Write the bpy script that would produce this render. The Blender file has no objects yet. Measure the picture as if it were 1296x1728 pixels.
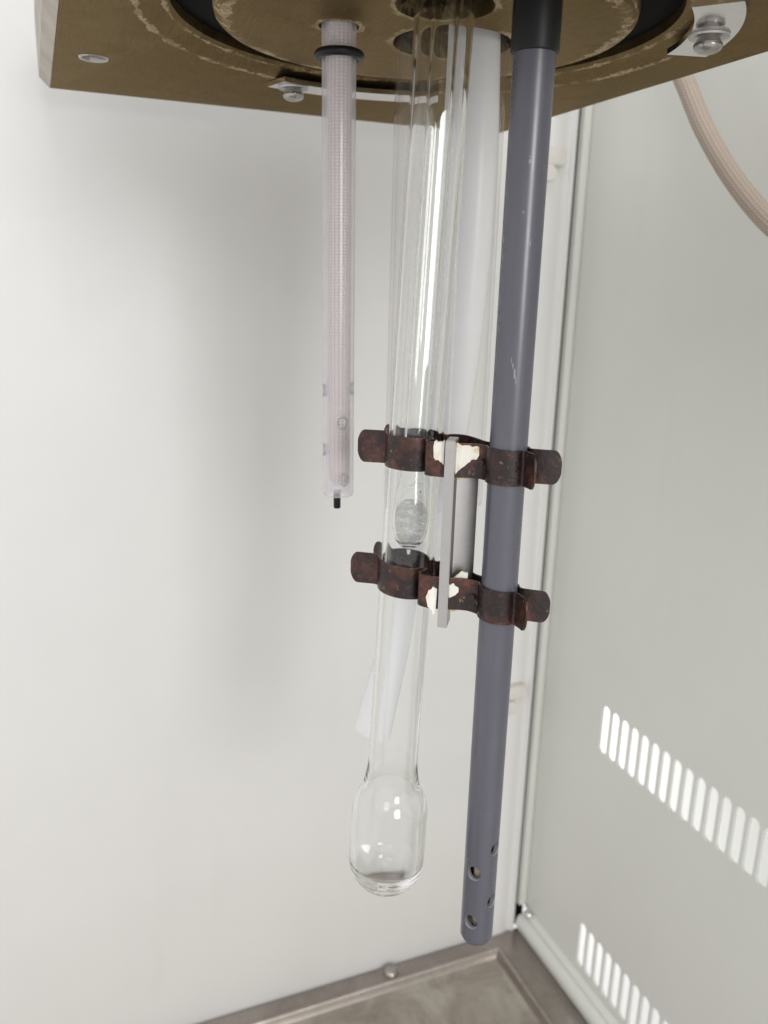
import bpy, bmesh, math, random
from mathutils import Vector, Matrix, noise as mnoise
random.seed(7)
C = bpy.context.scene.collection
# ---------------------------------------------------------------- camera, world, lamps, exposure
# every length below is in millimetres, measured from the lens; Z0 lifts the lot so that the tray stands at zero
Z0 = 660.0
def W(p): return Vector((p[0], p[1], p[2] + Z0)) / 1000.0
def camera():
    p, y, r = math.radians(-15.29), math.radians(22.66), math.radians(1.535)
    fwd = Vector((math.sin(y)*math.cos(p), math.cos(y)*math.cos(p), math.sin(p)))
    right = Vector((math.cos(y), -math.sin(y), 0)); up = right.cross(fwd)
    r2 = math.cos(r)*right + math.sin(r)*up; u2 = -math.sin(r)*right + math.cos(r)*up
    m = Matrix((r2, u2, -fwd)).transposed().to_4x4(); m.translation = W((0, 0, 0))
    cd = bpy.data.cameras.new('camera'); co = bpy.data.objects.new('camera', cd); C.objects.link(co)
    co.matrix_world = m
    cd.sensor_fit = 'VERTICAL'; cd.sensor_height = 36; cd.lens = 1400/1728*36
    cd.clip_start = 0.01; cd.clip_end = 50
    cd.dof.use_dof = True; cd.dof.focus_distance = 0.335; cd.dof.aperture_fstop = 11.0
    bpy.context.scene.camera = co
camera()
wd = bpy.data.worlds.new('World'); bpy.context.scene.world = wd; wd.use_nodes = True
wd.node_tree.nodes['Background'].inputs[0].default_value = (1.0, 0.998, 0.99, 1)
wd.node_tree.nodes['Background'].inputs[1].default_value = 0.92
def area(name, loc, target, sx, sy, power, col=(1, 1, 1)):
    l = bpy.data.lights.new(name, 'AREA'); l.shape = 'RECTANGLE'; l.size = sx; l.size_y = sy; l.energy = power; l.color = col
    o = bpy.data.objects.new(name, l); C.objects.link(o); o.location = W(loc)
    o.rotation_euler = (W(target) - W(loc)).to_track_quat('-Z', 'Y').to_euler()
    return o
area('window_light', (150, -2200, 330), (150, 420, -160), 0.7, 0.9, 20, (1.0, 0.995, 0.985))
area('ceiling_lamp', (-1500, -1900, 1250), (150, 500, -50), 0.9, 0.6, 5.0, (1.0, 0.995, 0.985))
area('fill_panel', (-150, -1250, 1500), (150, 500, -150), 2.2, 1.2, 5, (1.0, 0.998, 0.99))  # added fill: softens and lifts the light on the back wall
area('slot_fill_lamp', (470, 930, -560), (580, 560, -560), 0.05, 0.05, 1.9, (1.0, 1.0, 0.99))  # added lamp out of view, brightens the wall behind the vent slots
sc = bpy.context.scene
sc.view_settings.view_transform = 'Standard'; sc.view_settings.look = 'None'
sc.view_settings.exposure = 0.0; sc.view_settings.gamma = 1.0; sc.view_settings.use_curve_mapping = False
sc.render.engine = 'CYCLES'
cy = sc.cycles
cy.max_bounces = 24; cy.transmission_bounces = 24; cy.glossy_bounces = 8; cy.diffuse_bounces = 5; cy.transparent_max_bounces = 24
cy.use_denoising = True; cy.sample_clamp_indirect = 25.0; cy.blur_glossy = 1.0

# ---------------------------------------------------------------- materials
class NT:
    def __init__(s, name):
        s.m = bpy.data.materials.new(name); s.m.use_nodes = True; s.t = s.m.node_tree
        s.b = s.t.nodes['Principled BSDF']; s.out = s.t.nodes['Material Output']
    def n(s, typ, **kw):
        nd = s.t.nodes.new(typ)
        for k, v in kw.items():
            if k[0] == 'i' and k[1:].isdigit(): s.set(nd, int(k[1:]), v)
            else: setattr(nd, k, v)
        return nd
    def set(s, nd, k, v):
        if hasattr(v, 'links') or isinstance(v, bpy.types.NodeSocket): s.t.links.new(v, nd.inputs[k])
        else: nd.inputs[k].default_value = v
    def coord(s): return s.n('ShaderNodeTexCoord').outputs['Object']
    def mapped(s, scale=(1, 1, 1), loc=(0, 0, 0)):
        mp = s.n('ShaderNodeMapping'); s.set(mp, 0, s.coord()); mp.inputs['Scale'].default_value = scale; mp.inputs['Location'].default_value = loc
        return mp.outputs[0]
    def noise(s, scale, detail=4, rough=.55, vec=None, dist=0):
        nd = s.n('ShaderNodeTexNoise'); s.set(nd, 0, vec if vec else s.coord())
        nd.inputs['Scale'].default_value = scale; nd.inputs['Detail'].default_value = detail; nd.inputs['Roughness'].default_value = rough; nd.inputs['Distortion'].default_value = dist
        return nd.outputs[0]
    def ramp(s, fac, stops):
        nd = s.n('ShaderNodeValToRGB'); s.set(nd, 0, fac); e = nd.color_ramp.elements
        while len(e) < len(stops): e.new(.5)
        for el, (p, c) in zip(e, stops):
            el.position = p; el.color = (c[0], c[1], c[2], 1) if not isinstance(c, (int, float)) else (c, c, c, 1)
        return nd.outputs[0]
    def math(s, op, a, b=0.0, c=None):
        nd = s.n('ShaderNodeMath', operation=op); s.set(nd, 0, a); s.set(nd, 1, b)
        if c is not None: s.set(nd, 2, c)
        return nd.outputs[0]
    def mix(s, fac, a, b):
        nd = s.n('ShaderNodeMix', data_type='RGBA'); s.set(nd, 0, fac)
        for k, v in ((6, a), (7, b)): s.set(nd, k, v if not isinstance(v, tuple) else (v[0], v[1], v[2], 1))
        return nd.outputs[2]
    def bump(s, h, strength=.3, dist=.0005):
        nd = s.n('ShaderNodeBump'); nd.inputs['Strength'].default_value = strength; nd.inputs['Distance'].default_value = dist
        s.set(nd, 'Height', h); s.t.links.new(nd.outputs[0], s.b.inputs['Normal'])
    def P(s, **kw):
        for k, v in kw.items():
            k = k.replace('_', ' ')
            if isinstance(v, tuple): v = (v[0], v[1], v[2], 1)
            s.set(s.b, k, v)
        return s.m
def m_paint(name, col, spots=()):
    n = NT(name)
    c = n.mix(n.ramp(n.noise(9, 5, .6), [(.35, 0), (.7, 1)]), col, tuple(x*.965 for x in col))
    drip = n.ramp(n.noise(30, 5, .6, n.mapped((1, 1, .12))), [(.60, 0), (.8, 1)])
    c = n.mix(n.math('MULTIPLY', drip, .10), c, (.55, .53, .48))
    speck = n.ramp(n.noise(420, 2, .5), [(.72, 0), (.78, 1)])
    c = n.mix(n.math('MULTIPLY', speck, .10), c, (.45, .43, .40))
    for (p, rad) in spots:
        d = n.n('ShaderNodeVectorMath', operation='DISTANCE'); n.set(d, 0, n.coord()); d.inputs[1].default_value = p
        k = n.math('ADD', d.outputs['Value'], n.math('MULTIPLY', n.math('SUBTRACT', n.noise(500, 3), .5), rad*2.4))
        c = n.mix(n.math('MULTIPLY', n.math('LESS_THAN', k, rad), .55), c, (.25, .24, .23))
    n.bump(n.noise(650, 2, .5), .05, .0004)
    return n.P(Base_Color=c, Roughness=n.ramp(n.noise(14, 4), [(.3, .34), (.7, .44)]), Specular_IOR_Level=.4)
def circ(n, cx, cy_, r):      # distance from a circle line round (cx, cy), metres
    d = n.n('ShaderNodeVectorMath', operation='DISTANCE')
    mp = n.n('ShaderNodeVectorMath', operation='MULTIPLY'); n.set(mp, 0, n.coord()); mp.inputs[1].default_value = (1, 1, 0)
    n.set(d, 0, mp.outputs[0]); d.inputs[1].default_value = (cx, cy_, 0)
    return n.math('ABSOLUTE', n.math('SUBTRACT', d.outputs['Value'], r))
def m_brass(name, rings):
    n = NT(name)
    streak = n.noise(60, 6, .7, n.mapped((14, 1.2, 3)))
    big = n.noise(22, 6, .68, dist=.4); fine = n.noise(900, 3, .6)
    base = n.ramp(n.math('ADD', n.math('MULTIPLY', big, .62), n.math('MULTIPLY', streak, .38)),
                  [(.30, (.088, .060, .028)), (.5, (.148, .106, .053)), (.70, (.24, .18, .10))])
    base = n.mix(n.math('MULTIPLY', n.ramp(fine, [(.50, 0), (.72, 1)]), .45), base, (.30, .225, .125))
    dark = n.ramp(n.noise(38, 7, .72), [(.52, 0), (.72, 1)])
    base = n.mix(n.math('MULTIPLY', dark, .45), base, (.055, .035, .02))
    crust = None
    for (cx, cyy, r, w) in rings:
        dd = circ(n, cx, cyy, r)
        wob = n.math('MULTIPLY', n.math('SUBTRACT', n.noise(130, 5, .7), .42), w*2.6)
        k = n.math('LESS_THAN', n.math('SUBTRACT', dd, wob), w*.12)
        k = n.math('MULTIPLY', k, n.ramp(n.noise(55, 4, .6, n.mapped((1, 1, 1), (r*31, .2, .4))), [(.40, 0), (.56, 1)]))
        k = n.math('MULTIPLY', k, n.ramp(n.noise(700, 2), [(.35, .35), (.6, 1)]))
        crust = k if crust is None else n.math('MAXIMUM', crust, k)
    col = n.mix(crust, base, (.46, .35, .21))
    rough = n.ramp(big, [(.3, .34), (.7, .55)])
    n.bump(n.math('ADD', n.math('MULTIPLY', fine, .5), n.math('ADD', n.math('MULTIPLY', streak, .6), n.math('MULTIPLY', crust, 1.2))), .35, .0005)
    return n.P(Base_Color=col, Metallic=n.ramp(crust, [(0, .9), (1, .15)]), Roughness=rough, Specular_Tint=(.84, .72, .55))
def m_rust(name):
    n = NT(name)
    a = n.noise(170, 8, .75, dist=.2); b = n.noise(420, 4, .65)
    col = n.ramp(a, [(.34, (.016, .009, .008)), (.5, (.060, .022, .016)), (.60, (.115, .040, .026)), (.75, (.25, .085, .040))])
    col = n.mix(n.math('MULTIPLY', n.ramp(n.noise(48, 4, .6, dist=.4), [(.44, 0), (.56, 1)]), .82), col, (.012, .008, .009))
    col = n.mix(n.math('MULTIPLY', n.ramp(n.noise(62, 5, .7, n.mapped((1, 1, 1), (.4, .7, .2)), .3), [(.56, 0), (.68, 1)]), .55), col, (.26, .085, .035))
    fleck = n.math('MULTIPLY', n.ramp(b, [(.63, 0), (.70, 1)]), n.ramp(n.noise(60, 3), [(.42, 0), (.56, 1)]))
    col = n.mix(n.math('MULTIPLY', fleck, .75), col, (.36, .22, .16))
    n.bump(n.math('ADD', a, n.math('MULTIPLY', b, .7)), .55, .0005)
    return n.P(Base_Color=col, Metallic=.35, Roughness=n.ramp(b, [(.3, .18), (.7, .46)]), Specular_IOR_Level=.65)
def m_steel(name, col=(.62, .60, .58), rough=.24, stain=0.0, streak=(1, 1, 25)):
    n = NT(name)
    s = n.noise(160, 4, .7, n.mapped(streak)); g = n.noise(26, 6, .66, dist=.5)
    c = n.mix(n.math('MULTIPLY', n.ramp(s, [(.35, 0), (.7, 1)]), .35), col, tuple(x*.72 for x in col))
    if stain:
        c = n.mix(n.math('MULTIPLY', n.ramp(g, [(.42, 0), (.66, 1)]), stain), c, (.17, .13, .10))
    n.bump(s, .08, .0003)
    return n.P(Base_Color=c, Metallic=1.0 if not stain else .85, Roughness=n.ramp(g, [(.3, rough*.8), (.7, rough*1.35)]))
def m_tray():
    n = NT('stained stainless')
    g = n.noise(16, 7, .68, dist=.9); h = n.noise(70, 6, .7, dist=.3)
    c = n.ramp(g, [(.28, (.23, .19, .16)), (.47, (.38, .335, .29)), (.66, (.54, .51, .45))])
    spot = n.ramp(n.math('ADD', n.math('MULTIPLY', n.noise(11, 4, .6, n.mapped((1, 1, 1), (.31, .12, .4))), .7), n.math('MULTIPLY', h, .3)), [(.60, 0), (.68, 1)])
    c = n.mix(n.math('MULTIPLY', spot, .8), c, (.085, .055, .05))
    n.bump(h, .12, .0004)
    return n.P(Base_Color=c, Metallic=.72, Roughness=n.ramp(h, [(.3, .36), (.7, .55)]))
def m_plain(name, col, rough=.5, **kw):
    n = NT(name)
    c = n.mix(n.ramp(n.noise(90, 5, .65), [(.35, 0), (.7, 1)]), col, tuple(x*.86 for x in col))
    n.bump(n.noise(600, 3), .08, .0003)
    return n.P(Base_Color=c, Roughness=rough, **kw)
def m_pvc():
    n = NT('grey plastic')
    z = n.noise(120, 5, .7, n.mapped((3, 3, .25))); 
    c = n.mix(n.ramp(z, [(.35, 0), (.7, 1)]), (.092, .091, .116), (.079, .078, .101))
    sm = n.noise(34, 4, .6); c = n.mix(n.math('MULTIPLY', n.ramp(sm, [(.55, 0), (.75, 1)]), .35), c, (.125, .125, .152))
    for (p, rad) in (((-.0034, -.0065, .2563), .0010), ((-.0040, -.0061, .2590), .0007), ((-.0046, -.0057, .2612), .0005), ((-.0028, -.0067, .2535), .0006), ((-.0030, -.0066, .3290), .0008), ((-.0010, -.0072, .3020), .0005), ((-.0040, -.0061, .312), .0004)):
        vm = n.n('ShaderNodeVectorMath', operation='SUBTRACT'); n.set(vm, 0, n.coord()); vm.inputs[1].default_value = p
        vs = n.n('ShaderNodeVectorMath', operation='MULTIPLY'); n.set(vs, 0, vm.outputs[0]); vs.inputs[1].default_value = (1.6, 1.6, .32)
        vl = n.n('ShaderNodeVectorMath', operation='LENGTH'); n.set(vl, 0, vs.outputs[0])
        k = n.math('ADD', vl.outputs['Value'], n.math('MULTIPLY', n.math('SUBTRACT', n.noise(1100, 4, .7), .45), rad*3.2))
        c = n.mix(n.math('MULTIPLY', n.math('LESS_THAN', k, rad*.7), .55), c, (.42, .41, .43))
    n.bump(n.noise(700, 2, .5), .03, .0002)
    return n.P(Base_Color=c, Roughness=n.ramp(sm, [(.3, .24), (.7, .36)]), Specular_IOR_Level=.75)
def m_glass(name, col=(1, 1, 1), rough=0.0, ior=1.47):
    n = NT(name)
    return n.P(Base_Color=col, Roughness=rough, IOR=ior, Transmission_Weight=1.0)
def m_milky(name, col, rough, alpha_diff):
    n = NT(name)
    n.P(Base_Color=col, Roughness=rough, IOR=1.38, Transmission_Weight=1.0)
    d = n.n('ShaderNodeBsdfDiffuse'); d.inputs[0].default_value = (*col, 1)
    t = n.n('ShaderNodeBsdfTranslucent'); t.inputs[0].default_value = (*col, 1)
    ms = n.n('ShaderNodeMixShader'); ms.inputs[0].default_value = .5
    n.t.links.new(d.outputs[0], ms.inputs[1]); n.t.links.new(t.outputs[0], ms.inputs[2])
    mm = n.n('ShaderNodeMixShader')
    n.set(mm, 0, n.math('MULTIPLY', n.ramp(n.noise(40, 4), [(.3, .85), (.7, 1.0)]), alpha_diff))
    n.t.links.new(n.b.outputs[0], mm.inputs[1]); n.t.links.new(ms.outputs[0], mm.inputs[2]); n.t.links.new(mm.outputs[0], n.out.inputs[0])
    return n.m
def m_thin(name, tint, haze, hcol, rough, ior=1.45, rscale=1.0, back=.5):
    # thin clear wall: light goes straight through, a little is scattered, the skin reflects
    n = NT(name); n.t.nodes.remove(n.b)
    tr = n.n('ShaderNodeBsdfTransparent'); tr.inputs[0].default_value = (*tint, 1)
    d = n.n('ShaderNodeBsdfDiffuse'); d.inputs[0].default_value = (*hcol, 1)
    tl = n.n('ShaderNodeBsdfTranslucent'); tl.inputs[0].default_value = (*hcol, 1)
    gl = n.n('ShaderNodeBsdfGlossy'); gl.inputs['Roughness'].default_value = rough
    a = n.n('ShaderNodeMixShader'); a.inputs[0].default_value = back; n.t.links.new(d.outputs[0], a.inputs[1]); n.t.links.new(tl.outputs[0], a.inputs[2])
    lw = n.n('ShaderNodeLayerWeight'); lw.inputs[0].default_value = .5
    hz = n.math('MULTIPLY', n.math('ADD', n.math('MULTIPLY', lw.outputs['Facing'], 1.2), n.ramp(n.noise(60, 5, .6), [(.3, .7), (.7, 1.1)])), haze)
    b = n.n('ShaderNodeMixShader'); n.set(b, 0, hz); n.t.links.new(tr.outputs[0], b.inputs[1]); n.t.links.new(a.outputs[0], b.inputs[2])
    r0 = ((ior - 1)/(ior + 1))**2; lf = n.n('ShaderNodeLayerWeight'); lf.inputs[0].default_value = .5
    fre = n.math('ADD', n.math('MULTIPLY', n.math('POWER', lf.outputs['Facing'], 5.0), 1 - r0), r0)
    c = n.n('ShaderNodeMixShader'); n.set(c, 0, n.math('MULTIPLY', fre, rscale)); n.t.links.new(b.outputs[0], c.inputs[1]); n.t.links.new(gl.outputs[0], c.inputs[2])
    n.t.links.new(c.outputs[0], n.out.inputs[0]); return n.m
def m_frost():
    n = NT('frosted swirl glass'); n.t.nodes.remove(n.b)
    w = n.noise(75, 4, .55, n.mapped((1, 1, 2.6)), 3.0)
    tr = n.n('ShaderNodeBsdfTransparent'); d = n.n('ShaderNodeBsdfDiffuse'); d.inputs[0].default_value = (.97, .95, .96, 1)
    tl = n.n('ShaderNodeBsdfTranslucent'); tl.inputs[0].default_value = (.97, .955, .96, 1)
    a = n.n('ShaderNodeMixShader'); a.inputs[0].default_value = .65; n.t.links.new(d.outputs[0], a.inputs[1]); n.t.links.new(tl.outputs[0], a.inputs[2])
    b = n.n('ShaderNodeMixShader'); n.set(b, 0, n.ramp(w, [(.40, .12), (.60, .46)])); n.t.links.new(tr.outputs[0], b.inputs[1]); n.t.links.new(a.outputs[0], b.inputs[2])
    n.t.links.new(b.outputs[0], n.out.inputs[0]); return n.m
def m_tape():
    n = NT('cream peeling tape')
    c = n.ramp(n.noise(150, 5, .7, dist=.5), [(.36, (.84, .82, .77)), (.56, (.80, .76, .66)), (.68, (.62, .45, .21))])
    n.bump(n.noise(300, 4), .4, .0005); return n.P(Base_Color=c, Roughness=.5)
def m_braid(name, col, col2, turns, rows):
    # knitted sleeve: columns of slanted stitches round the object's own z axis
    n = NT(name)
    uv = n.n('ShaderNodeUVMap').outputs[0]
    sp = n.n('ShaderNodeSeparateXYZ'); n.set(sp, 0, uv)
    u = n.math('MULTIPLY', sp.outputs[0], turns); v = n.math('MULTIPLY', sp.outputs[1], rows)
    fu = n.math('ABSOLUTE', n.math('SUBTRACT', n.math('FRACT', u), .5))
    fv = n.math('ABSOLUTE', n.math('SUBTRACT', n.math('FRACT', n.math('ADD', v, n.math('MULTIPLY', fu, 1.3))), .5))
    h = n.math('MULTIPLY', n.ramp(fu, [(.25, 1), (.48, 0)]), n.ramp(fv, [(.2, 1), (.48, 0)]))
    c = n.mix(h, col2, col)
    c = n.mix(n.math('MULTIPLY', n.ramp(n.noise(60, 5, .6), [(.4, 0), (.7, 1)]), .25), c, tuple(x*.7 for x in col))
    n.bump(h, .5, .0006)
    return n.P(Base_Color=c, Roughness=.75)

CD = (156.0, 345.0)                       # centre of the round lid
HOLES = [(122.5, 354.2, 8.2), (174.0, 355.0, 25.4), (149.2, 311.7, 18.5), (165.0, 272.6, 9.4)]
M = {}
M['paint'] = m_paint('white powder coat', (.78, .772, .758))
M['room'] = m_paint('white room wall', (.86, .86, .85))
M['side'] = m_paint('shaded white coat', (.74, .745, .705), [((0, -.178, .0), .0011), ((0, -.33, .055), .0009)])  # the cabinet white again, with its dimmer greenish shade mixed into the colour
M['brass_plate'] = m_brass('tarnished brass plate', [(0, 0, .113, .0035), (0, 0, .103, .002)])
M['brass_lid'] = m_brass('tarnished brass lid', [(0, 0, .080, .006), (0, 0, .0845, .002)] + [((x-CD[0])/1000, (y-CD[1])/1000, r/1000 + .0012, .0042) for x, y, r in HOLES])
M['brass_edge'] = m_steel('lit brass edge', (.46, .42, .36), .42, .25)  # paler than the plate: light caught on its left side, put into colour
M['black'] = m_plain('black rubber', (.008, .008, .009), .42, Specular_IOR_Level=.3)
M['void'] = m_plain('shade black', (.004, .004, .004), .9, Specular_IOR_Level=.05)  # flat black standing in for shade in gaps and holes
M['seal'] = m_plain('dull black seal', (.005, .005, .005), .8, Specular_IOR_Level=.08)
M['rust'] = m_rust('rusted spring steel')
M['steel'] = m_steel('brushed steel', (.52, .50, .49), .32)
M['chrome'] = m_steel('polished steel', (.80, .79, .78), .10)
M['screw'] = m_steel('screw steel', (.46, .44, .42), .20, .3)
M['tray'] = m_tray()
M['tray_rim'] = m_steel('brown stained rim', (.40, .36, .33), .30, .35, (1, 1, 1))
M['pvc'] = m_pvc()
M['pvc_cut'] = m_plain('pale cut plastic', (.23, .225, .255), .5)
M['glass'] = m_glass('clear glass', (.985, .99, .985))
M['acrylic'] = m_thin('clear plastic', (.99, .988, .985), .012, (.9, .9, .9), .04, 1.33, .6)
M['milky'] = m_thin('cloudy plastic tube', (.985, .975, .985), .22, (.93, .92, .95), .16, 1.42, .6)
M['hose'] = m_thin('white plastic hose', (.97, .97, .98), 1.6, (.975, .975, .985), .25, 1.40, .6, .22)
M['milky_cut'] = m_thin('cut cloudy plastic', (.9, .89, .93), .75, (.60, .58, .65), .3, 1.42, .5)
M['frost'] = m_frost()
M['thin_glass'] = m_thin('thin clear glass', (.985, .985, .985), .01, (.95, .95, .95), .02, 1.5, 1.0)
M['nylon'] = m_plain('white nylon', (.74, .71, .66), .45)
M['tape'] = m_tape()
M['tape_old'] = m_plain('yellowed tape', (.62, .45, .22), .6)
M['braid'] = m_braid('pale braided sleeve', (.80, .745, .705), (.44, .375, .345), 16, 150)
M['cable'] = m_braid('beige braided cable', (.60, .505, .425), (.40, .315, .255), 16, 200)

# ---------------------------------------------------------------- mesh helpers (millimetres in, one mesh object out)
def fin(name, bm, mat, base=None, parent=None, smooth=35, recalc=True):
    if recalc: bmesh.ops.recalc_face_normals(bm, faces=bm.faces)
    org = parent.location if parent is not None and base is None else (W(base) if base is not None else Vector((0, 0, 0)))
    for v in bm.verts: v.co = W(v.co) - org
    me = bpy.data.meshes.new(name); bm.to_mesh(me); bm.free()
    if mat: me.materials.append(mat)
    if smooth:
        for p in me.polygons: p.use_smooth = True
        me.set_sharp_from_angle(angle=math.radians(smooth))
    o = bpy.data.objects.new(name, me); C.objects.link(o)
    if parent is not None:
        o.parent = parent
        if base is not None: o.location = org - (parent['w'] if False else absloc(parent))
    else: o.location = org
    return o
def absloc(o):
    l = Vector(o.location)
    while o.parent: o = o.parent; l = l + o.location
    return l
def part(name, bm, mat, parent, smooth=35, recalc=True):
    """a part: its mesh is written relative to the parent's own place"""
    if recalc: bmesh.ops.recalc_face_normals(bm, faces=bm.faces)
    org = absloc(parent)
    for v in bm.verts: v.co = W(v.co) - org
    me = bpy.data.meshes.new(name); bm.to_mesh(me); bm.free()
    me.materials.append(mat)
    if smooth:
        for p in me.polygons: p.use_smooth = True
        me.set_sharp_from_angle(angle=math.radians(smooth))
    o = bpy.data.objects.new(name, me); C.objects.link(o); o.parent = parent
    return o
def thing(name, base, label, cat, group=None):
    o = bpy.data.objects.new(name, None); C.objects.link(o); o.location = W(base); o.empty_display_size = .01
    return tag(o, label, cat, group)
def tag(o, label, cat, group=None):
    o['label'] = label; o['category'] = cat
    if group: o['group'] = group
    return o
def struct(o, label=None):
    o['kind'] = 'structure'
    if label: o['label'] = label
    return o
def frame(d):
    d = Vector(d).normalized(); a = Vector((1, 0, 0)) if abs(d.x) < .8 else Vector((0, 1, 0))
    x = (a - d*a.dot(d)).normalized(); return x, d.cross(x), d
def lathe(bm, prof, p0, d=(0, 0, 1), seg=48, closed=False, uvs=None):
    """revolve (radius, distance along d) about the axis through p0"""
    x, y, d = frame(d); p0 = Vector(p0); rings = []
    for r, z in prof:
        if r < 1e-6: rings.append([bm.verts.new(p0 + d*z)])
        else: rings.append([bm.verts.new(p0 + d*z + (x*math.cos(2*math.pi*k/seg) + y*math.sin(2*math.pi*k/seg))*r) for k in range(seg)])
    pairs = list(zip(rings, rings[1:])) + ([(rings[-1], rings[0])] if closed else [])
    for a, b in pairs:
        for k in range(seg):
            q = [a[k % len(a)], a[(k+1) % len(a)], b[(k+1) % len(b)], b[k % len(b)]]
            u = []
            for v in q:
                if v not in u: u.append(v)
            if len(u) > 2:
                try: bm.faces.new(u)
                except ValueError: pass
    return bm
def box(bm, a, b, bev=0.0):
    g = bmesh.ops.create_cube(bm, size=1.0); vs = g['verts']
    for v in vs: v.co = Vector(((a[0]+b[0])/2 + v.co.x*(b[0]-a[0]), (a[1]+b[1])/2 + v.co.y*(b[1]-a[1]), (a[2]+b[2])/2 + v.co.z*(b[2]-a[2])))
    if bev:
        es = list({e for v in vs for e in v.link_edges})
        bmesh.ops.bevel(bm, geom=es, offset=bev, segments=3, affect='EDGES', profile=.5)
    return bm
def prism(bm, poly, f0, f1):
    """polygon swept between two placing functions"""
    a = [bm.verts.new(f0(p)) for p in poly]; b = [bm.verts.new(f1(p)) for p in poly]; n = len(poly)
    bm.faces.new(a[::-1]); bm.faces.new(b)
    for k in range(n): bm.faces.new((a[k], a[(k+1) % n], b[(k+1) % n], b[k]))
    return bm
def catmull(pts, n=6):
    out = []; P = [Vector(p) for p in pts]
    for i in range(len(P)-1):
        p0 = P[max(i-1, 0)]; p1 = P[i]; p2 = P[i+1]; p3 = P[min(i+2, len(P)-1)]
        for k in range(n):
            t = k/n; out.append(.5*((2*p1) + (p2-p0)*t + (2*p0-5*p1+4*p2-p3)*t*t + (3*p1-p0-3*p2+p3)*t**3))
    out.append(P[-1]); return out
def sweep(bm, pts, radii, seg=32, rib=0.0, nrib=0, cap=True, uv=False):
    """tube along a path of points; rib waves the outline"""
    rings = []; x0 = None; n = len(pts)
    lens = [0.0]
    for a, b in zip(pts, pts[1:]): lens.append(lens[-1] + (b-a).length)
    for i, p in enumerate(pts):
        d = (pts[min(i+1, n-1)] - pts[max(i-1, 0)]).normalized()
        if x0 is None: x, y, _ = frame(d)
        else: x = (x0 - d*x0.dot(d)).normalized(); y = d.cross(x)
        x0 = x; r = radii[i] if isinstance(radii, (list, tuple)) else radii
        rings.append([bm.verts.new(p + (x*math.cos(2*math.pi*k/seg) + y*math.sin(2*math.pi*k/seg))*(r + rib*math.cos(2*math.pi*k/seg*nrib))) for k in range(seg)])
    ul = bm.loops.layers.uv.verify() if uv else None
    for i, (a, b) in enumerate(zip(rings, rings[1:])):
        for k in range(seg):
            f = bm.faces.new((a[k], a[(k+1) % seg], b[(k+1) % seg], b[k]))
            if uv:
                for l, (uu, vv) in zip(f.loops, ((k, i), (k+1, i), (k+1, i+1), (k, i+1))): l[ul].uv = (uu/seg, lens[vv]/lens[-1])
    if cap: bm.faces.new(rings[0][::-1]); bm.faces.new(rings[-1])
    return rings
def cut(o, cutter_bms, mat=None):
    """take solids out of o, for good"""
    cs = []
    for bm in cutter_bms:
        bmesh.ops.recalc_face_normals(bm, faces=bm.faces)
        for v in bm.verts: v.co = W(v.co)
        me = bpy.data.meshes.new('cutter'); bm.to_mesh(me); bm.free()
        if mat: me.materials.append(mat)
        c = bpy.data.objects.new('cutter', me); C.objects.link(c); cs.append(c)
        md = o.modifiers.new('b', 'BOOLEAN'); md.operation = 'DIFFERENCE'; md.object = c; md.solver = 'EXACT'
        if mat: md.material_mode = 'TRANSFER'
    bpy.context.view_layer.update()
    dg = bpy.context.evaluated_depsgraph_get()
    me = bpy.data.meshes.new_from_object(o.evaluated_get(dg)); old = o.data
    o.modifiers.clear(); o.data = me; me.name = old.name
    for c in cs:
        cm = c.data; bpy.data.objects.remove(c); bpy.data.meshes.remove(cm)
    for p in me.polygons: p.use_smooth = True
    me.set_sharp_from_angle(angle=math.radians(22))
def cyl(p0, d, r, a, b, seg=32): return lathe(bmesh.new(), [(0, a), (r, a), (r, b), (0, b)], p0, d, seg)

# ---------------------------------------------------------------- the cabinet: back wall, corner, vented side wall
XW, YW = 420.0, 600.0
bm = bmesh.new(); box(bm, (-420, YW, -700), (381, YW + 1.5, 330), .4)
struct(fin('back_wall', bm, M['paint'], (0, YW, -640)), 'white painted sheet metal back wall of the cabinet')
bm = bmesh.new()   # folded post in the corner: raised face, groove, turned lip
prism(bm, [(374, 598.2), (376, 597.0), (393.5, 597.0), (395, 598.6), (400.5, 598.6), (401.5, 596.4), (404.6, 596.4), (405.2, 597.4), (405.2, 612), (374, 612)],
      lambda p: Vector((p[0], p[1], -640)), lambda p: Vector((p[0], p[1], 330)))
struct(fin('corner_post', bm, M['paint'], (395, 597, -640), smooth=60), 'folded white corner post beside the vented side wall')
bm = bmesh.new(); box(bm, (405, 611, -640), (424, 613, 330)); struct(fin('gap_shade_strip', bm, M['void'], (410, 611, -640)), 'black strip standing in for shade in the corner gap')  # black sheet paints in the darkness of the corner gap
bm = bmesh.new()   # side wall: sheet with a turned back flange
box(bm, (XW, -160, -612), (XW + 2.2, 602, 330))
side = struct(fin('side_wall', bm, M['side'], (XW, 420, -340), smooth=0), 'white side wall with two rows of vent slots')
PITCH, SW = 12.37, 9.3
cut_bm = bmesh.new()
for z0, z1 in ((-381.4, -337.4), (-602.0, -556.6)):
    for k in range(24):
        y = 513.3 - k*PITCH - SW/2; r = SW/2; poly = []
        for s in range(9): a = math.pi*s/8; poly.append((y + r*math.cos(a), z1 - r + r*math.sin(a)))
        for s in range(9): a = math.pi + math.pi*s/8; poly.append((y + r*math.cos(a), z0 + r + r*math.sin(a)))
        prism(cut_bm, poly, lambda p: Vector((XW - 3, p[0], p[1])), lambda p: Vector((XW + 5, p[0], p[1])))
cut(side, [cut_bm])
bm = bmesh.new()
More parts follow.
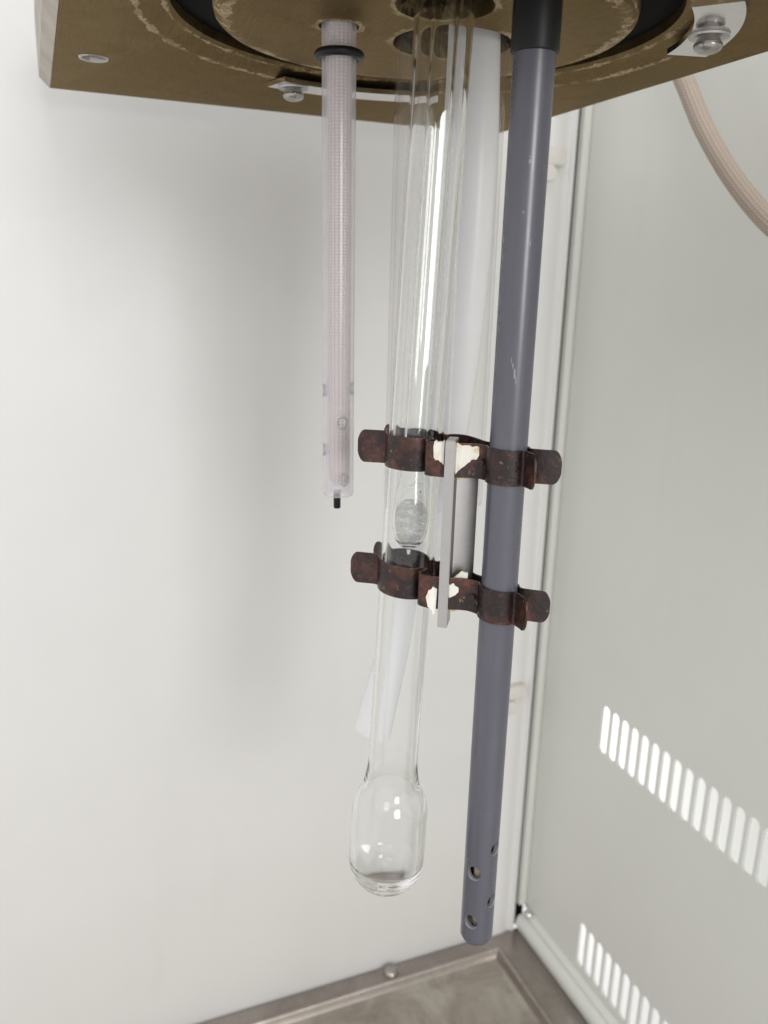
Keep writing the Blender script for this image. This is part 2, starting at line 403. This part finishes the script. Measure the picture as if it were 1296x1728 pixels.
prism(bm, [(411.2, 600.5), (412.2, 598.6), (418.2, 598.6), (XW - .2, 600.0), (XW - .2, 604), (411.2, 604)],
      lambda p: Vector((p[0], p[1], -606)), lambda p: Vector((p[0], p[1], 330)))
part('back_flange', bm, M['side'], side, 60)
bm = bmesh.new(); prof = [(XW - .3, -609)]           # hem at the foot of the wall: sloped shoulder, then a rounded roll
prof += [(414.5, -613.5)]
for k in range(9): a = math.radians(62 + 150*k/8); prof.append((413.4 + 7.0*math.cos(a), -622.5 + 8.4*math.sin(a)))
prof += [(409, -631.5), (XW - .3, -631.5)]
prism(bm, prof, lambda p: Vector((p[0], -160, p[1])), lambda p: Vector((p[0], 596, p[1])))
part('rolled_hem', bm, M['side'], side, 50)
bm = bmesh.new(); lathe(bm, [(0, 4.2), (2.0, 3.9), (3.6, 2.6), (4.2, .8), (4.3, 0), (0, 0)], (XW - 4.5, 588, -610), (-.9, -.1, .45), 24)
part('screw_head', bm, M['chrome'], side)

# tray with a flange round a shallow sunk floor
tray = thing('drip_tray', (60, 300, -645), 'stained stainless drip tray at the foot of the white walls', 'tray')
def rings_mesh(rr, close):
    bm = bmesh.new(); loops = [[bm.verts.new(p) for p in ((x0, y0, z), (x1, y0, z), (x1, y1, z), (x0, y1, z))] for x0, x1, y0, y1, z in rr]
    for a, b in zip(loops, loops[1:]):
        for k in range(4): bm.faces.new((a[k], a[(k+1) % 4], b[(k+1) % 4], b[k]))
    if close: bm.faces.new(loops[-1])
    return bm
def inset(d, z): return (-392 + d, 381.5 - d, -130 + d, 584.5 - d, z)
part('rim', rings_mesh([(-420, 408.4, -160, 597.5, -640), (-420, 408.4, -160, 597.5, -632), inset(0, -632), inset(.8, -630.9), inset(1.9, -630.2), inset(3.2, -630.1), inset(4.4, -630.7), inset(5.3, -632), inset(5.8, -634), inset(8.5, -638.6)], False), M['tray_rim'], tray, 40)
part('pan', rings_mesh([inset(8.5, -638.6), inset(11, -640.2), inset(15, -641)], True), M['tray'], tray, 50)
bm = bmesh.new(); lathe(bm, [(0, 6.4), (3.2, 5.9), (5.8, 4.2), (7.0, 1.7), (7.3, 0), (0, 0)], (266, 590, -632), (0, 0, 1), 28)
part('bolt_head', bm, M['screw'], tray)
bm = bmesh.new(); box(bm, (-420, -160, -659), (424, 612, -647)); struct(fin('cabinet_base', bm, M['void'], (0, 300, -659), smooth=0))
bm = bmesh.new(); box(bm, (580, -160, -900), (592, 1200, 330)); struct(fin('room_wall', bm, M['room'], (580, 200, -900), smooth=0), 'white room wall seen through the vent slots')

# white nylon fasteners on the corner post
def fastener(z, x, label):
    t = thing('wall_fastener', (x, 597, z), label, 'fastener', 'nylon fasteners on the corner post')
    bm = bmesh.new(); box(bm, (x - 15, 588.5, z - 7.5), (x + 8, 597.2, z + 5.5), 2.2); part('block', bm, M['nylon'], t, 45)
    bm = bmesh.new(); lathe(bm, [(0, 0), (6.5, 0), (6.5, 3), (5.6, 4.2), (0, 4.2)], (x - 9, 588.6, z - 13.5), (0, -1, 0), 28); 
    lathe(bm, [(0, -9), (5.6, -9), (5.6, .4), (0, .4)], (x - 9, 588.6, z - 13.5), (0, -1, 0), 28); part('lug', bm, M['nylon'], t)
    return t
fastener(100, 384, 'upper white nylon fastener by the grey pipe, just under the brass plate')
fastener(-357, 386, 'lower white nylon fastener behind the grey pipe below the clips')

# ---------------------------------------------------------------- brass plate, seal ring, round lid, clamp strips
ZP = 100.0
plate = thing('mounting_plate', (CD[0], CD[1], ZP), 'tarnished brass plate with a large round hole at the top', 'plate')
bm = bmesh.new()
prism(bm, [(17.7, 100), (297, 100), (297, 136), (12.6, 136), (12.6, 105.2)], lambda p: Vector((p[0], 150, p[1])), lambda p: Vector((p[0], 536, p[1])))
po = part('slab', bm, M['brass_plate'], plate, 30)
po['tmp'] = 1
def slab_cut():
    a = lathe(bmesh.new(), [(0, -5), (113, -5), (113, .0), (109.5, 1.2), (102.5, 3.6), (101, 5.0), (101, 50), (0, 50)], (CD[0], CD[1], ZP), (0, 0, 1), 128)
    return [a, cyl((35.3, 456, ZP), (0, 0, 1), 7.4, -5, 14)]
cut(po, slab_cut()); del po['tmp']
bm = bmesh.new(); prism(bm, [(17.55, 99.9), (17.55, 99.9+.02), (12.45, 105.15), (12.45, 135.9), (12.3, 135.9), (12.3, 105.1), (17.4, 99.95)],
      lambda p: Vector((p[0], 150, p[1])), lambda p: Vector((p[0], 536.2, p[1])))
part('lit_edge', bm, M['brass_edge'], plate, 20)  # pale skin on the left side paints in its bright reflection
bm = bmesh.new(); lathe(bm, [(7.3, 6), (7.3, .4), (6.6, -.5), (5.6, -.3), (5.2, .6), (5.2, 6)], (35.3, 456, ZP), (0, 0, 1), 32, closed=True)
part('threaded_insert', bm, M['screw'], plate)
bm = bmesh.new(); lathe(bm, [(80, 6), (101.2, 9), (101.2, 30), (80, 30)], (CD[0], CD[1], ZP), (0, 0, 1), 96, closed=True)
part('seal_ring', bm, M['seal'], plate)
bm = bmesh.new(); box(bm, (30, 190, 130), (285, 520, 150)); part('black_backing', bm, M['void'], plate, 0)  # unseen black block added above the lid so the holes stay dark

lid = thing('round_lid', (CD[0], CD[1], ZP), 'round tarnished brass lid that all the hanging tubes pass through', 'lid')
bm = bmesh.new(); lathe(bm, [(0, 0), (80.5, 0), (82.6, .5), (84, 1.8), (84.5, 3.6), (84.5, 14), (0, 14)], (CD[0], CD[1], ZP), (0, 0, 1), 128)
lo = part('disc', bm, M['brass_lid'], lid, 30)
cut(lo, [cyl((x, y, ZP), (0, 0, 1), r, -4, 11, 64) for x, y, r in HOLES])
bm = bmesh.new()
lathe(bm, [(0, 11), (83, 11), (83, 10.6), (0, 10.6)], (CD[0], CD[1], ZP), (0, 0, 1), 64)
part('hole_shade', bm, M['void'], lid)  # black sheet across the holes, their inner shade painted in

def clamp(a0, a1, bolt_a, bolt_r, r0, r1, label):
    am = math.radians((a0 + a1)/2)
    t = thing('clamp_strip', (CD[0] + 111*math.cos(am), CD[1] + 111*math.sin(am), ZP), label, 'clamp', 'polished clamps round the lid')
    bm = bmesh.new(); n = 20; pts = []
    for k in range(n+1): a = math.radians(a0 + (a1-a0)*k/n); pts.append((CD[0] + r1*math.cos(a), CD[1] + r1*math.sin(a)))
    for k in range(n+1): a = math.radians(a1 + (a0-a1)*k/n); pts.append((CD[0] + r0*math.cos(a), CD[1] + r0*math.sin(a)))
    prism(bm, pts, lambda p: Vector((p[0], p[1], ZP - 2.6)), lambda p: Vector((p[0], p[1], ZP - .3)))
    part('strip', bm, M['chrome'], t, 30)
    a = math.radians(bolt_a); bx, by = CD[0] + bolt_r*math.cos(a), CD[1] + bolt_r*math.sin(a)
    bm = bmesh.new(); prof = [(0, 2)]; z = 2.0
    prof += [(5.0, 2), (5.0, 3.2)]
    while z < 3.4: prof += [(5.1, z + 1.2), (4.3, z + 1.9)]; z += 1.4
    prof += [(5.0, 5.6), (5.4, 5.8), (5.6, 6.6), (5.0, 8.0), (3.4, 9.0), (0, 9.4)]
    lathe(bm, prof, (bx, by, ZP), (0, 0, -1), 28); part('bolt', bm, M['screw'], t, 40)
    bm = bmesh.new(); lathe(bm, [(0, 2.5), (7.6, 2.5), (7.9, 3.0), (7.6, 3.7), (0, 3.7)], (bx, by, ZP), (0, 0, -1), 32); part('washer', bm, M['steel'], t)
clamp(63, 107, 102, 112, 104.5, 121, 'polished curved clamp with a bolt behind the cloudy plastic tube')
clamp(-50, -15.5, -31, 112, 104.5, 122, 'polished curved clamp with a bolt at the upper right beside the cable')

# ---------------------------------------------------------------- left probe: cloudy tube with a braided sleeve inside
LT, LB = Vector((122.5, 354.2, 111)), Vector((124.3, 353.6, -94.5))
ld = (LB - LT).normalized(); Ll = (LB - LT).length
probe = thing('probe_tube', LB, 'slim cloudy plastic tube with a braided sleeve inside, left of the glass', 'tube')
bm = bmesh.new(); lathe(bm, [(7.05, 0)] + [(7.05, Ll - 58 + 1.5*k) for k in range(39)] + [(6.6, Ll), (5.6, Ll)] + [(5.45, Ll - .5 - 1.5*k) for k in range(39)] + [(5.45, 0)], LT, ld, 56, closed=True)
tu = part('outer_tube', bm, M['milky'], probe)
def side_hole(axis_p, d, z, dirn, r, skin=7.05):
    zt = (z - axis_p.z)/d.z; p = axis_p + d*zt; dirn = Vector(dirn).normalized()
    return lathe(bmesh.new(), [(0, 2.0), (r, 2.0), (r, skin - .55), (r + .5, skin + .05), (r + .5, 12), (0, 12)], p, dirn, 36)
RAY = Vector((.33, .944, 0)); RGT = Vector((.944, -.33, 0))         # across and along the line of sight there, in plan
FR = (-RAY + RGT*.35)
LF = (-RGT*.97 - RAY*.25)
cut(tu, [side_hole(LT, ld, -60, FR, 2.6), side_hole(LT, ld, -86, FR + RGT*.12, 2.6), side_hole(LT, ld, -46, LF, 2.6), side_hole(LT, ld, -73, LF, 2.6), side_hole(LT, ld, -45.5, -LF, 2.6)], M['milky_cut'])
bm = bmesh.new(); o_ring_z = 21.5
lathe(bm, [(8.5 + 1.75*math.cos(2*math.pi*k/16), o_ring_z + 1.75*math.sin(2*math.pi*k/16)) for k in range(16)], LT, ld, 56, closed=True); part('o_ring', bm, M['black'], probe)
bm = bmesh.new(); n = 60; off = RGT*.35
pts = [LT + off + ld*(4 + (Ll - 10)*k/n) for k in range(n+1)]
rad = [4.65 - (0 if k < n - 2 else .5*(k - n + 2)**1.2) for k in range(n+1)]
sweep(bm, pts, rad, 64, .13, 16, uv=True); part('braided_sleeve', bm, M['braid'], probe, 60)
bm = bmesh.new(); lathe(bm, [(0, Ll - 2), (1.65, Ll - 2), (1.65, Ll + 6.0), (1.4, Ll + 6.4), (0, Ll + 6.4)], LT - RGT*.5, ld, 24); part('lead_tip', bm, M['black'], probe)
bm = bmesh.new(); lathe(bm, [(0, Ll - 4.5), (5.3, Ll - 4.2), (5.3, Ll - 2.2), (3.5, Ll - 1.2), (1.7, Ll - 1.6), (0, Ll - 1.6)], LT, ld, 32); part('end_plug', bm, M['frost'], probe)

# ---------------------------------------------------------------- wide clear sleeve and the white hose inside it
bm = bmesh.new(); lathe(bm, [(24, 0), (24, 209.5), (23.8, 210), (22.7, 210), (22.5, 209.5), (22.5, 0)], (174, 355, 109), (0, 0, -1), 96, closed=True)
tag(fin('clear_sleeve', bm, M['acrylic'], (174, 355, -101)), 'wide clear plastic sleeve behind the glass tube, around the white hose', 'tube')
hp = [(183.5, 350.2, 110), (183.8, 350.0, 103.8), (184.4, 348.2, 70.7), (184.3, 347.1, 39.3), (184.2, 348, 11.6), (182.8, 349.2, -20), (181, 351, -47.6), (179, 352.6, -70.5), (175, 355.4, -103.2), (169, 359.5, -137.8), (161.6, 364.3, -179.4), (151.2, 372.2, -231)]
bm = bmesh.new(); pts = catmull(hp, 8)
ro = sweep(bm, pts, 9.3, 40, cap=False); ri = sweep(bm, pts, 8.5, 40, cap=False)
for a, b in ((ro[0], ri[0]), (ro[-1], ri[-1])):
    for k in range(40): bm.faces.new((a[k], a[(k+1) % 40], b[(k+1) % 40], b[k]))
tag(fin('white_hose', bm, M['hose'], hp[-1]), 'milky white plastic hose curving down behind the glass tube', 'hose')

# ---------------------------------------------------------------- long glass tube ending in a bulb, with an inner tube
GT, GB = Vector((149.3, 311.75, 102.02)), Vector((135.05, 304.9, -206.86))
gd = (GB - GT).normalized()
def G_at(z): return GT + gd*((z - GT.z)/gd.z)
G0 = G_at(112); gz = lambda z: (z - 112)/gd.z
outer = [(11.15, gz(112))] + [(11.15, gz(z)) for z in (50, -50, -150, -206)]
outer += [(11.25, gz(-209.0)), (11.6, gz(-212.5)), (12.3, gz(-216.3))]
cz1, cz2, RB = -233.5, -257.5, 17.4
for k in range(2, 11): a = math.radians(50 - 50*k/10); outer.append((RB*math.cos(a), gz(cz1 + RB*math.sin(a)*1.15)))
outer += [(RB + .05, gz(-247))]
for k in range(0, 16): a = math.radians(-90*k/16); outer.append((RB*math.cos(a), gz(cz2 + RB*math.sin(a)*.96)))
outer.append((0, gz(cz2 - RB*.96)))
RI = 15.6
inner = [(0, gz(cz2 - RI*.66))]
for k in range(15, -1, -1): a = math.radians(-90*k/16); inner.append((RI*math.cos(a), gz(cz2 + RI*math.sin(a)*.66)))
inner += [(RI, gz(-247))]
for k in range(10, 1, -1): a = math.radians(54 - 54*k/10); inner.append((RI*math.cos(a), gz(cz1 + RI*math.sin(a)*1.12)))
inner += [(10.6, gz(-218)), (10.0, gz(-213.8)), (9.62, gz(-209.5))] + [(9.55, gz(z)) for z in (-150, -50, 50, 112)]
bm = bmesh.new(); lathe(bm, outer + inner, G0, gd, 96, closed=True)
bmesh.ops.remove_doubles(bm, verts=bm.verts, dist=1e-5)
tag(fin('glass_tube', bm, M['glass'], G_at(-274), smooth=70), 'long clear glass tube ending in a hollow rounded bulb', 'glass tube')

inn = thing('inner_glass_tube', G_at(-108), 'thin glass tube with a frosted rounded end inside the long glass tube', 'glass tube')
bm = bmesh.new()
op = [(5.2, gz(112)), (5.2, gz(0)), (5.2, gz(-70)), (5.9, gz(-77)), (7.2, gz(-84)), (7.8, gz(-92)), (7.5, gz(-99)), (6.0, gz(-104.4)), (3.4, gz(-107.2)), (1.5, gz(-107.9)), (.9, gz(-108.6)), (.7, gz(-110.4)), (0, gz(-110.8))]
ip = [(0, gz(-106.4)), (3.2, gz(-106)), (5.4, gz(-103.4)), (6.8, gz(-98.6)), (7.1, gz(-92)), (6.5, gz(-84.5)), (5.2, gz(-77.5)), (4.2, gz(-70)), (4.2, gz(0)), (4.2, gz(112))]
lathe(bm, op + ip, G0 + Vector((.6, .3, 0)), gd, 56, closed=True); part('tube', bm, M['glass'], inn, 70)
bm = bmesh.new()     # frosted filling of the rounded end, lumpy
lathe(bm, [(0, gz(-86.5)), (2.8, gz(-87)), (5.2, gz(-88.2)), (6.6, gz(-90.5)), (7.0, gz(-94)), (6.7, gz(-98.2)), (5.4, gz(-102.8)), (3.2, gz(-105.2)), (0, gz(-106))], G0 + Vector((.6, .3, 0)), gd, 40)
part('frosted_filling', bm, M['frost'], inn, 80)
bm = bmesh.new(); c0 = G_at(-80); pts = []
for k in range(33):
    a = 2*math.pi*k/32*.86; pts.append(c0 + Vector((.6 + 3.6*math.cos(a), .3 + 3.6*math.sin(a), -3.5 + 5.2*k/32)))
sweep(bm, pts, .45, 8); part('glass_hook', bm, M['glass'], inn, 60)

# ---------------------------------------------------------------- grey pipe
PX, PY = 165.0, 272.6
pipe = thing('grey_pipe', (PX, PY, -286.3), 'dark grey plastic pipe with drilled holes near its lower end', 'pipe')
PT = Vector((PX, PY, 112))
bm = bmesh.new(); lathe(bm, [(7.3, 0), (7.3, 150), (7.3, 300)] + [(7.3, 338 + 1.6*k) for k in range(36)] + [(7.28, 395.4), (6.5, 397.2), (6.3, 397.6), (5.2, 397.6)] + [(5.2, 394 - 1.6*k) for k in range(36)] + [(5.2, 300), (5.2, 150), (5.2, 0)], PT, (0, 0, -1), 72, closed=True)
pb = part('tube', bm, M['pvc'], pipe)
VW = Vector((.518, .855, 0)); VR = Vector((.855, -.518, 0))
LFT = -VW*.92 - VR*.38; RTT = VR*.857 - VW*.515
cut(pb, [side_hole(PT, Vector((0, 0, -1)), -247.6, LFT, 3.05), side_hole(PT, Vector((0, 0, -1)), -273, LFT, 3.05),
         side_hole(PT, Vector((0, 0, -1)), -235.6, RTT, 3.0), side_hole(PT, Vector((0, 0, -1)), -262.6, RTT, 3.0)], M['pvc_cut'])
bm = bmesh.new(); lathe(bm, [(7.35, 34.6), (8.15, 34.4), (8.35, 33.6), (8.3, 14.5), (8.0, 11.5), (6.8, 9.0), (6.5, 6), (6.5, -8), (0, -8), (0, 0), (7.35, 0)], PT, (0, 0, -1), 56, closed=True); part('rubber_cap', bm, M['black'], pipe, 50)
bm = bmesh.new(); pts = [Vector((PX + .9*math.sin(k*.21), PY + .7*math.cos(k*.17), 90 - 372*k/60)) for k in range(61)]
sweep(bm, pts, 2.6, 24, uv=True); part('inner_cable', bm, M['cable'], pipe, 60)

# ---------------------------------------------------------------- spring clips and the bar that joins them
def clip_frame(z):
    g = G_at(z); P = Vector((PX, PY, 0)); G = Vector((g.x, g.y, 0))
    u = (P - G).normalized(); v = Vector((u.y, -u.x, 0)); L = (P - G).length
    if v.dot(G) > 0: v = -v
    return G, u, v, L
R1, R2 = 11.15 + .75, 7.3 + .75
def arc(c, r, a0, a1, n=9): return [(c + r*math.cos(math.radians(a0 + (a1-a0)*k/n)), r*math.sin(math.radians(a0 + (a1-a0)*k/n))) for k in range(n+1)]
def front_path(L):
    return ([(-22, 9.6), (-19, 8.7), (-16, 7.1), (-13.4, 5.7), (-11.7, 5.1)] + arc(0, R1, 153, 27) +
            [(12.2, 5.3), (12.5, 7.0), (11.8, 9.2), (12.4, 11.2), (14.6, 12.1), (18.4, 11.2), (23, 8.4), (27.6, 4.9), (30.6, 3.3), (33.0, 3.0), (L - R2 + .25, 3.3)] +
            arc(L, R2, 153, 22)[0:] + [(L + 8.4, 2.7), (L + 10.0, 3.4), (L + 12.4, 5.0), (L + 15.2, 7.6)])
def back_path(L):
    return ([(-22, -9.6), (-19, -8.7), (-16, -7.1), (-13.4, -5.7), (-11.7, -5.1)] + arc(0, R1, 207, 333) +
            [(12.2, -5.3), (13.0, -7.4), (15, -9.4), (19, -9.6), (24, -7.4), (28, -5.0), (30.6, -3.6), (33.0, -3.2), (L - R2 + .25, -3.4)] +
            arc(L, R2, 207, 335) + [(L + 8.6, -2.9), (L + 10.6, -3.5), (L + 14.2, -5.0), (L + 19.2, -7.6)])
def band(bm, path, fr, z0, tilt, h, th=.75, off=0.0, s0=None, s1=None, shape=None, round_ends=True):
    """spring-steel strip stood on edge along a plan path; shape(t) gives low and high edge"""
    G, u, v, L = fr
    P2 = catmull([Vector((a, b, 0)) for a, b in path], 8); n = len(P2)
    lens = [0]
    for a, b in zip(P2, P2[1:]): lens.append(lens[-1] + (b-a).length)
    tot = lens[-1]; rows = []
    for i, p in enumerate(P2):
        s = lens[i]
        if s0 is not None and not (s0 <= s <= s1): continue
        d = (P2[min(i+1, n-1)] - P2[max(i-1, 0)]).normalized(); nrm = Vector((d.y, -d.x, 0))
        hh = h/2
        if round_ends:
            e = min(s, tot - s)
            if e < 3.2: hh *= math.sqrt(max(.0, 1 - ((3.2 - e)/3.2)**2*.88))
        lo_, hi_ = -hh, hh
        if shape:
            tt = (s - s0)/(s1 - s0); lo_, hi_ = shape(tt); mid = (lo_ + hi_)/2
            k = math.sqrt(max(.02, 1 - abs(2*tt - 1)**5)); wob = .55*math.sin(7.1*tt + z0) + .3*math.sin(17*tt + 2*z0)
            lo_, hi_ = mid + (lo_ - mid)*k + wob*.7, mid + (hi_ - mid)*k - wob
        c = p + nrm*off; zc = z0 + tilt*p.x
        row = []
        for o_, zz in ((-th/2, lo_), (th/2, lo_), (th/2, hi_), (-th/2, hi_)):
            q = c + nrm*o_; w = G + u*q.x + v*q.y; row.append(bm.verts.new((w.x, w.y, zc + zz)))
        rows.append(row)
    for a, b in zip(rows, rows[1:]):
        for k in range(4): bm.faces.new((a[k], a[(k+1) % 4], b[(k+1) % 4], b[k]))
    bm.faces.new(rows[0][::-1]); bm.faces.new(rows[-1])
    return bm
def path_s(path, u_want, lo=0):
    P2 = catmull([Vector((a, b, 0)) for a, b in path], 4); s = 0
    for a, b in zip(P2, P2[1:]):
        if s > lo and a.x <= u_want <= b.x: return s
        s += (b - a).length
    return s
def clip(z, tilt, label, tapes):
    fr = clip_frame(z); G, u, v, L = fr; c = G + u*22
    t = thing('spring_clip', (c.x, c.y, z - 6), label, 'clip', 'rusty double spring clips')
    fp, bp = front_path(L), back_path(L)
    bm = bmesh.new(); band(bm, fp, fr, z, tilt, 13.7); part('front_band', bm, M['rust'], t, 40)
    bm = bmesh.new(); band(bm, bp, fr, z + .3, tilt, 13.4); part('back_band', bm, M['rust'], t, 40)
    bm = bmesh.new()
    for (uu, vv) in ((33.2, 0), (13.6, 0)):
        w = G + u*uu + v*vv; lathe(bm, [(0, -4.6), (1.3, -4.6), (1.3, 4.6), (0, 4.6)], (w.x, w.y, z + tilt*uu), v, 16)
    part('rivet', bm, M['rust'], t)
    for (ua, ub, off, mat, shp) in tapes:
        sa, sb = path_s(fp, ua, 30), path_s(fp, ub, 30)
        bm = bmesh.new(); band(bm, fp, fr, z, tilt, 10, .8, -off, sa, sb, shp, False)
        for vv in bm.verts: vv.co += mnoise.noise_vector(vv.co*.55)*.55 + mnoise.noise_vector(vv.co*1.9)*.22
        part('tape_scrap', bm, M[mat], t, 50)
    return t
lerp = lambda a, b, t: a + (b - a)*t
clip(-65.2, -.012, 'upper rusty double clip holding the glass tube and the grey pipe', [
    (22.5, 32.5, .75, 'tape', lambda t: (lerp(-5.2, 2.2, max(0, t*1.25 - .25)**.8), lerp(6.9, 6.2, t))),
    (17.0, 21.0, .8, 'tape', lambda t: (lerp(1.5, -2.6, t), lerp(7.0, 8.4, t))),
    (25.0, 29.0, -.7, 'tape_old', lambda t: (-7.6, -4.0))])
clip(-118.9, -.075, 'lower rusty double clip with cream tape scraps on the glass and pipe', [
    (17.2, 21.2, .8, 'tape', lambda t: (lerp(-4.5, -8.8, min(1, t*1.6)), lerp(.8, 3.2, t))),
    (23.0, 28.4, .75, 'tape', lambda t: (lerp(-3.0, 1.2, t), lerp(4.8, 3.4, t))),
    (22.8, 30.4, -.75, 'tape_old', lambda t: (lerp(-8.3, -7.0, t), -4.2)),
    (26.5, 31.2, -1.5, 'tape', lambda t: (lerp(3.0, 6.5, t), lerp(7.0, 9.6, t)))])
G, u, v, L = clip_frame(-92)
a = G + u*23.9 + v*12.2; c = G + u*20.7 + v*3.2; b = G + u*28.4 - v*4.6       # narrow web edge-on to the front, wide leg turned behind the clips
bm = bmesh.new()
for (p, q, w, z0, z1) in ((a, c, 2.0, -134.5, -57), (c - (b - c).normalized()*1.6, b, .8, -126, -60)):
    d = (q - p).normalized(); nn = Vector((d.y, -d.x, 0))*w
    b2 = bmesh.new(); prism(b2, [p - nn, p + nn, q + nn, q - nn], lambda k: Vector((k.x, k.y, z0)), lambda k: Vector((k.x, k.y, z1)))
    bmesh.ops.recalc_face_normals(b2, faces=b2.faces); bmesh.ops.bevel(b2, geom=list(b2.edges), offset=.3, segments=2, affect='EDGES')
    tmp = bpy.data.meshes.new('t'); b2.to_mesh(tmp); b2.free(); bm.from_mesh(tmp); bpy.data.meshes.remove(tmp)
tag(fin('clip_bar', bm, M['steel'], ((a.x+b.x)/2, (a.y+b.y)/2, -134.5)), 'flat stainless bar standing upright between the two rusty clips', 'bar')

# ---------------------------------------------------------------- braided cable by the side wall
cp = [(392, 500, 168), (390, 481, 152), (388, 459, 127), (387, 437, 98.2), (386, 412, 71.7), (386, 388, 50.2), (387, 366, 34), (389, 330, 14), (391, 280, -2), (392, 200, -12), (392, 90, -16)]
bm = bmesh.new(); sweep(bm, catmull(cp, 10), 5.7, 64, .26, 16, uv=True)
tag(fin('braided_cable', bm, M['cable'], cp[5], smooth=60), 'thick beige braided cable drooping along the side wall at upper right', 'cable')
